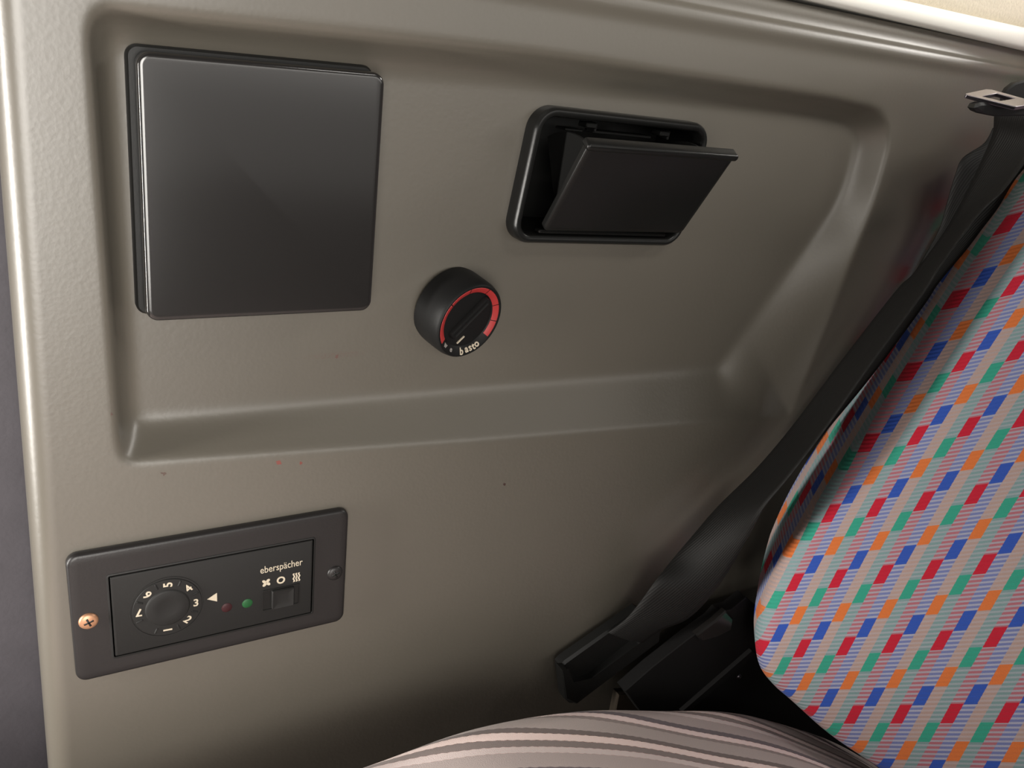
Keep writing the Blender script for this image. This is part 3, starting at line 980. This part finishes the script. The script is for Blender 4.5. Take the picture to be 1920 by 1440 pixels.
# rounded loop of webbing rising behind the tongue
ol = [(1884, 190), (1885, 178), (1892, 166), (1905, 156), (1925, 150), (1960, 150), (1960, 190)]
mb = MB(); prism(mb, [un(*p, -0.096) for p in ol], (0, 0.004, 0), 0.001)
fix_normals(link('webbing_loop', mb, M_WEB, t))

# ---------------------------------------------------------------- the seat: backrest, cushion, frame
t = thing('driver_seat', 'seat with bright patterned moquette backrest and striped grey cushion', 'seat', (0.60, -0.30, -0.92))

# backrest: a thick pad. Local axes: L up the lean, R across the face, N out of the face.
EY0 = -0.085
E0 = un(1508, 993, EY0); E1 = un(1820, 510, EY0)
Ld = (E1 - E0); Ld /= np.linalg.norm(Ld)
ra = math.radians(38)
Rd = np.array([math.cos(ra), -math.sin(ra), 0.0]); Rd -= Ld * (Rd @ Ld); Rd /= np.linalg.norm(Rd)
Nd = np.cross(Rd, Ld); Nd /= np.linalg.norm(Nd)
if Nd[1] > 0:
    Nd = -Nd
CAMP = np.array([0, -CAM_D, 0])


def on_face(px, py):
    """(u, v) on the backrest face plane of a sighted point"""
    r = (px - 960) * EX + (py - 720) * EY + F * FW
    k = ((E0 - CAMP) @ Nd) / (r @ Nd)
    q = CAMP + r * k - E0
    return np.array([q @ Rd, q @ Ld])


out_px = [(2060, 125), (2000, 221), (1920, 350), (1820, 510), (1760, 606), (1698, 705), (1637, 803), (1575, 893), (1508, 993), (1474, 1048), (1446, 1105), (1427, 1160), (1421, 1215), (1430, 1260),
          (1455, 1294), (1490, 1325), (1560, 1387), (1640, 1442), (1760, 1520), (1950, 1640), (2250, 1820)]
rest = [(0.490, -0.138), (0.520, -0.105), (0.528, -0.05), (0.528, 0.20), (0.528, 0.46), (0.515, 0.535), (0.460, 0.572), (0.26, 0.580), (0.075, 0.572), (0.018, 0.545), (-0.001, 0.49), (-0.002, 0.45)]
o_uv = [on_face(*p) for p in out_px] + [np.array(p) for p in rest]
outl = catmull(o_uv + [o_uv[0]], 10)
APEX = np.array([0.25, 0.20])
ER = 0.013
ws = np.concatenate([np.linspace(0, 0.16, 26), np.linspace(0.18, 1.0, 26)])
P2 = outl[None, :, :] * (1 - ws[:, None, None]) + APEX[None, None, :] * ws[:, None, None]
dd = np.full(P2.shape[:2], 1e9)
for i in range(len(outl) - 1):
    a, b = outl[i], outl[i + 1]; ab = b - a; L = ab @ ab
    if L < 1e-12:
        continue
    tt = np.clip(((P2 - a) @ ab) / L, 0, 1)
    dd = np.minimum(dd, np.linalg.norm(P2 - a - tt[..., None] * ab, axis=-1))
x = np.clip(ER - dd, 0, ER)
dep = ER - np.sqrt(np.maximum(ER * ER - x * x, 0))
crown = 0.012 * (1 - np.exp(-dd / 0.10))
G = E0 + P2[..., :1] * Rd + P2[..., 1:] * Ld + (crown - dep)[..., None] * Nd
cen2 = outl.mean(0)
sk = []
nO = len(outl)
reach = np.interp(np.arange(nO), [0, 75, 95, 110, 125, 140, nO], [0.042, 0.040, 0.030, 0.014, 0.012, 0.030, 0.04])
rim = E0 + outl[:, :1] * Rd + outl[:, 1:] * Ld - ER * Nd
for k in range(1, 7):
    sk.append(rim + np.array([0.64, 0.77, 0.0]) * 2.0 * reach[:, None] * k / 6 + np.array([0.05, 0, 0]) * reach[:, None] * (k / 6) ** 3)
G = np.concatenate([np.array(sk[::-1]), G], 0)
P2f = np.concatenate([np.repeat(outl[None], 6, 0), P2], 0)
# woven pattern: block positions measured on the cloth -> smooth cloth coordinates
obs = []
def _o8(zx, zy, u, v):
    obs.append((1380 + zx / 1.946, 700 + zy / 1.946, u, v))
def _o6(zx, zy, u, v):
    obs.append((1340 + zx / 2.057, 100 + zy / 2.057, u, v))
for a in [(340, 1065, .125, .125), (395, 1000, .375, .375), (460, 935, .625, .625), (540, 860, .875, .875), (630, 790, 1.125, 1.125), (710, 720, 1.375, 1.375), (810, 645, 1.625, 1.625), (900, 570, 1.875, 1.875),
          (990, 490, 2.125, 2.125), (555, 990, 1.375, .375), (640, 920, 1.625, .625), (730, 845, 1.875, .875), (450, 1245, 1.375, -.625), (610, 1240, 2.375, -.625), (750, 975, 2.375, .375), (950, 965, 3.375, .375),
          (780, 1240, 3.375, -.625), (975, 1240, 4.375, -.625), (250, 1005, -.625, .375), (525, 735, .375, 1.375), (920, 700, 2.375, 1.375), (355, 750, -.625, 1.375), (215, 765, -1.625, 1.375),
          (685, 470, .375, 2.375), (885, 445, 1.375, 2.375), (505, 490, -.625, 2.375), (345, 510, -1.625, 2.375), (665, 225, -.625, 3.375), (855, 190, .375, 3.375), (495, 255, -1.625, 3.375), (1040, 170, 1.375, 3.375)]:
    _o8(*a)
for a in [(960, 1190, -.625, 4.375), (770, 1230, -1.625, 4.375), (1165, 1140, .375, 4.375), (1140, 890, -.625, 5.375), (940, 950, -1.625, 5.375), (1130, 670, -1.625, 6.375)]:
    _o6(*a)
obs = np.array(obs)
# surface parameter under each measured block
gv = G.reshape(-1, 3); rel = gv - CAMP
gp = np.stack([960 + F * (rel @ EX) / (rel @ FW), 720 + F * (rel @ EY) / (rel @ FW)], -1)
front = np.arange(len(gv)) >= 6 * len(outl)
pq = P2f.reshape(-1, 2)
ab_ = []
for o_ in obs:
    dist2 = ((gp - o_[:2]) ** 2).sum(1); dist2[~front] = 1e12
    near = np.argsort(dist2)[:6]
    Aq = np.c_[np.ones(6), gp[near] - o_[:2]]
    sol = np.linalg.lstsq(Aq, pq[near], rcond=None)[0]
    ab_.append(sol[0])
ab_ = np.array(ab_)


def basis(q):
    a, b = q[..., 0] * 5, q[..., 1] * 5
    return np.stack([np.ones_like(a), a, b, a * a, a * b, b * b], -1)


coef = np.linalg.lstsq(basis(ab_), obs[:, 2:], rcond=None)[0]
print('cloth fit residual', np.abs(basis(ab_) @ coef - obs[:, 2:]).max(0))
uvc = basis(pq) @ coef
uvc[:6 * len(outl), 0] -= (np.arange(6, 0, -1)[:, None] / 6 * reach[None, :]).ravel() / 0.030
nC = G.shape[1]; f = []
for i in range(G.shape[0] - 1):
    for jj in range(nC - 1):
        f.append((i * nC + jj, i * nC + jj + 1, (i + 1) * nC + jj + 1, (i + 1) * nC + jj))
mb = MB().add(gv, f)
bk = fix_normals(link('backrest', mb, M_MOQ, t, uvs=uvc, angle=80)); bk['label'] = 'moquette with red, blue, teal and orange blocks'
# back shell closing the pad
mb = MB()
oc = [np.array(p) for p in [(0.04, 0.53), (0.05, 0.05), (0.09, -0.04), (0.42, -0.10), (0.48, -0.09), (0.49, 0.53)]]
P4 = [E0 + Rd * q_[0] + Ld * q_[1] - Nd * 0.090 for q_ in oc]
prism(mb, P4, -Nd * 0.02, 0.004)
fix_normals(link('back_shell', mb, M_BASE, t))

# cushion: profile along X (front to rear), swept along -Y, with a rounded far edge
profile = catmull([(-0.22, -0.62), (-0.17, -0.50), (-0.06, -0.462), (0.08, -0.456), (0.178, -0.4530), (0.256, -0.4505), (0.345, -0.4665), (0.431, -0.4965), (0.500, -0.5215), (0.560, -0.5520), (0.660, -0.6130), (0.759, -0.6890), (0.80, -0.74)], 8)
seam = 0.022
ys = []
for k in range(11):                          # side drop
    ys.append((-0.085, -0.25 + 0.228 * k / 10))
RR = 0.030
for k in range(1, 15):
    a = math.radians(90 * k / 14)
    ys.append((-0.085 - RR * (1 - math.cos(a)), -RR + RR * math.sin(a)))
for k in range(1, 36):
    ys.append((-0.085 - RR - 0.50 * k / 35, 0.0 + 0.02 * math.sin(math.pi * k / 35)))
verts, uvs = [], []
arc = 0
arcs = [0]
for k in range(1, len(ys)):
    arcs.append(arcs[-1] + math.hypot(ys[k][0] - ys[k - 1][0], ys[k][1] - ys[k - 1][1]))
sx = [0]
for i in range(1, len(profile)):
    sx.append(sx[-1] + np.linalg.norm(profile[i] - profile[i - 1]))
for i, (x, z) in enumerate(profile):
    for k, (y, dz) in enumerate(ys):
        verts.append((x, y, z + dz + 0.004)); uvs.append((sx[i], arcs[k]))
nk = len(ys); f = []
for i in range(len(profile) - 1):
    for k in range(nk - 1):
        f.append((i * nk + k, i * nk + k + 1, (i + 1) * nk + k + 1, (i + 1) * nk + k))
mb = MB().add(verts, f)
cs = fix_normals(link('cushion', mb, M_STRIPE, t, uvs=uvs, angle=80)); cs['label'] = 'grey and pale pink striped seat cushion'

# black seat frame in the gap
ol = [(1172, 1296), (1222, 1252), (1288, 1200), (1338, 1164), (1352, 1148), (1372, 1143), (1400, 1120), (1470, 1180), (1560, 1330), (1640, 1460), (1330, 1460), (1201, 1336)]
mb = MB(); prism(mb, [un(*p, -0.054) for p in ol], (0, 0.012, 0), 0.0008)
fm = fix_normals(link('side_frame', mb, M_BASE, t))
ol = [(1278, 1335), (1292, 1335), (1418, 1228), (1410, 1220)]
mb = MB(); prism(mb, [un(*p, -0.058) for p in ol], (0, 0.005, 0), 0.0006)
fix_normals(link('slide_rail', mb, M_BASE, fm))
ol = [(1306, 1192), (1340, 1166), (1362, 1146), (1376, 1160), (1372, 1182), (1346, 1196), (1316, 1204)]
mb = MB(); prism(mb, [un(*p, -0.059) for p in ol], (0, 0.006, 0), 0.0015)
fix_normals(link('latch', mb, M_COVER, fm))
q = un(1384, 1268, -0.054)
mb = MB(); lathe(mb, frame(q), [(0.0030, -0.001), (0.0030, 0.0010), (0.0022, 0.0020), (0.0008, 0.0024)], n=16)
link('rivet', mb, M_STEEL, fm)
ol = [(1160, 1302), (1184, 1300), (1204, 1330), (1200, 1352), (1150, 1352)]
mb = MB(); prism(mb, [un(*p, -0.044) for p in ol], (0, 0.008, 0), 0.001)
o = fix_normals(link('floor_bracket', mb, M_RUST, t)); o['label'] = 'brown bracket at the foot of the seat frame'
# pedestal carrying cushion and frame down to the floor
mb = MB(); box(mb, (np.array([0.40, -0.36, -0.92]), np.array([1., 0, 0]), np.array([0, 1., 0]), np.array([0, 0, 1.])), (0, 0, 0), (0.40, 0.34, 0.26), 0.01)
link('pedestal', mb, M_BASE, t)

# ---------------------------------------------------------------- camera
cam = bpy.data.cameras.new('camera'); co = bpy.data.objects.new('camera', cam); COL.objects.link(co)
cam.sensor_width = 36; cam.lens = F / 1920 * 36; cam.clip_start = 0.01
up = -EY; bk_ = -FW
mw = Matrix(((EX[0], up[0], bk_[0], 0), (EX[1], up[1], bk_[1], -CAM_D), (EX[2], up[2], bk_[2], 0), (0, 0, 0, 1)))
co.matrix_world = mw
sc.camera = co

# ---------------------------------------------------------------- daylight and an added fill
w = bpy.data.worlds.new('world'); sc.world = w; w.use_nodes = True
bg = w.node_tree.nodes['Background']
bg.inputs[0].default_value = (1.0, 0.96, 0.90, 1); bg.inputs[1].default_value = 0.03


def area(name, loc, target, sx_, sy_, power, col=(1, .96, .9), spread=180):
    l = bpy.data.lights.new(name, 'AREA'); l.shape = 'RECTANGLE'; l.size = sx_; l.size_y = sy_; l.energy = power; l.color = col
    l.spread = math.radians(spread)
    o = bpy.data.objects.new(name, l); COL.objects.link(o); o.location = loc
    d = Vector(target) - Vector(loc)
    o.rotation_euler = d.to_track_quat('-Z', 'Y').to_euler()
    return o


area('daylight_cab_window', (-0.22, -1.00, -0.10), (-0.22, 0, -0.17), 0.5, 0.8, 4.7, spread=86)
area('daylight_front_door', (-0.60, -0.105, -0.24), (0.0, -0.065, -0.24), 0.07, 0.55, 10.0)
area('trim_fill_lamp', (0.80, -0.42, 0.40), (0.77, 0, 0.21), 0.9, 0.15, 2.0, spread=64)  # no window here: lamp added inside the cab to brighten the top trim
area('daylight_rear_window', (1.50, -0.40, 0.50), (0.6, -0.02, 0.0), 0.34, 0.20, 5.0)
area('daylight_opposite_window', (1.1, -1.9, 0.20), (1.0, -0.02, 0.15), 1.8, 0.4, 5.0)
area('daylight_door_glass', (0.5, -2.0, 0.0), (0.5, 0, 0.0), 1.6, 0.88, 1.8)

sc.view_settings.view_transform = 'Standard'
sc.view_settings.look = 'None'
sc.view_settings.gamma = 1.0
sc.view_settings.exposure = -0.08
sc.view_settings.use_curve_mapping = False
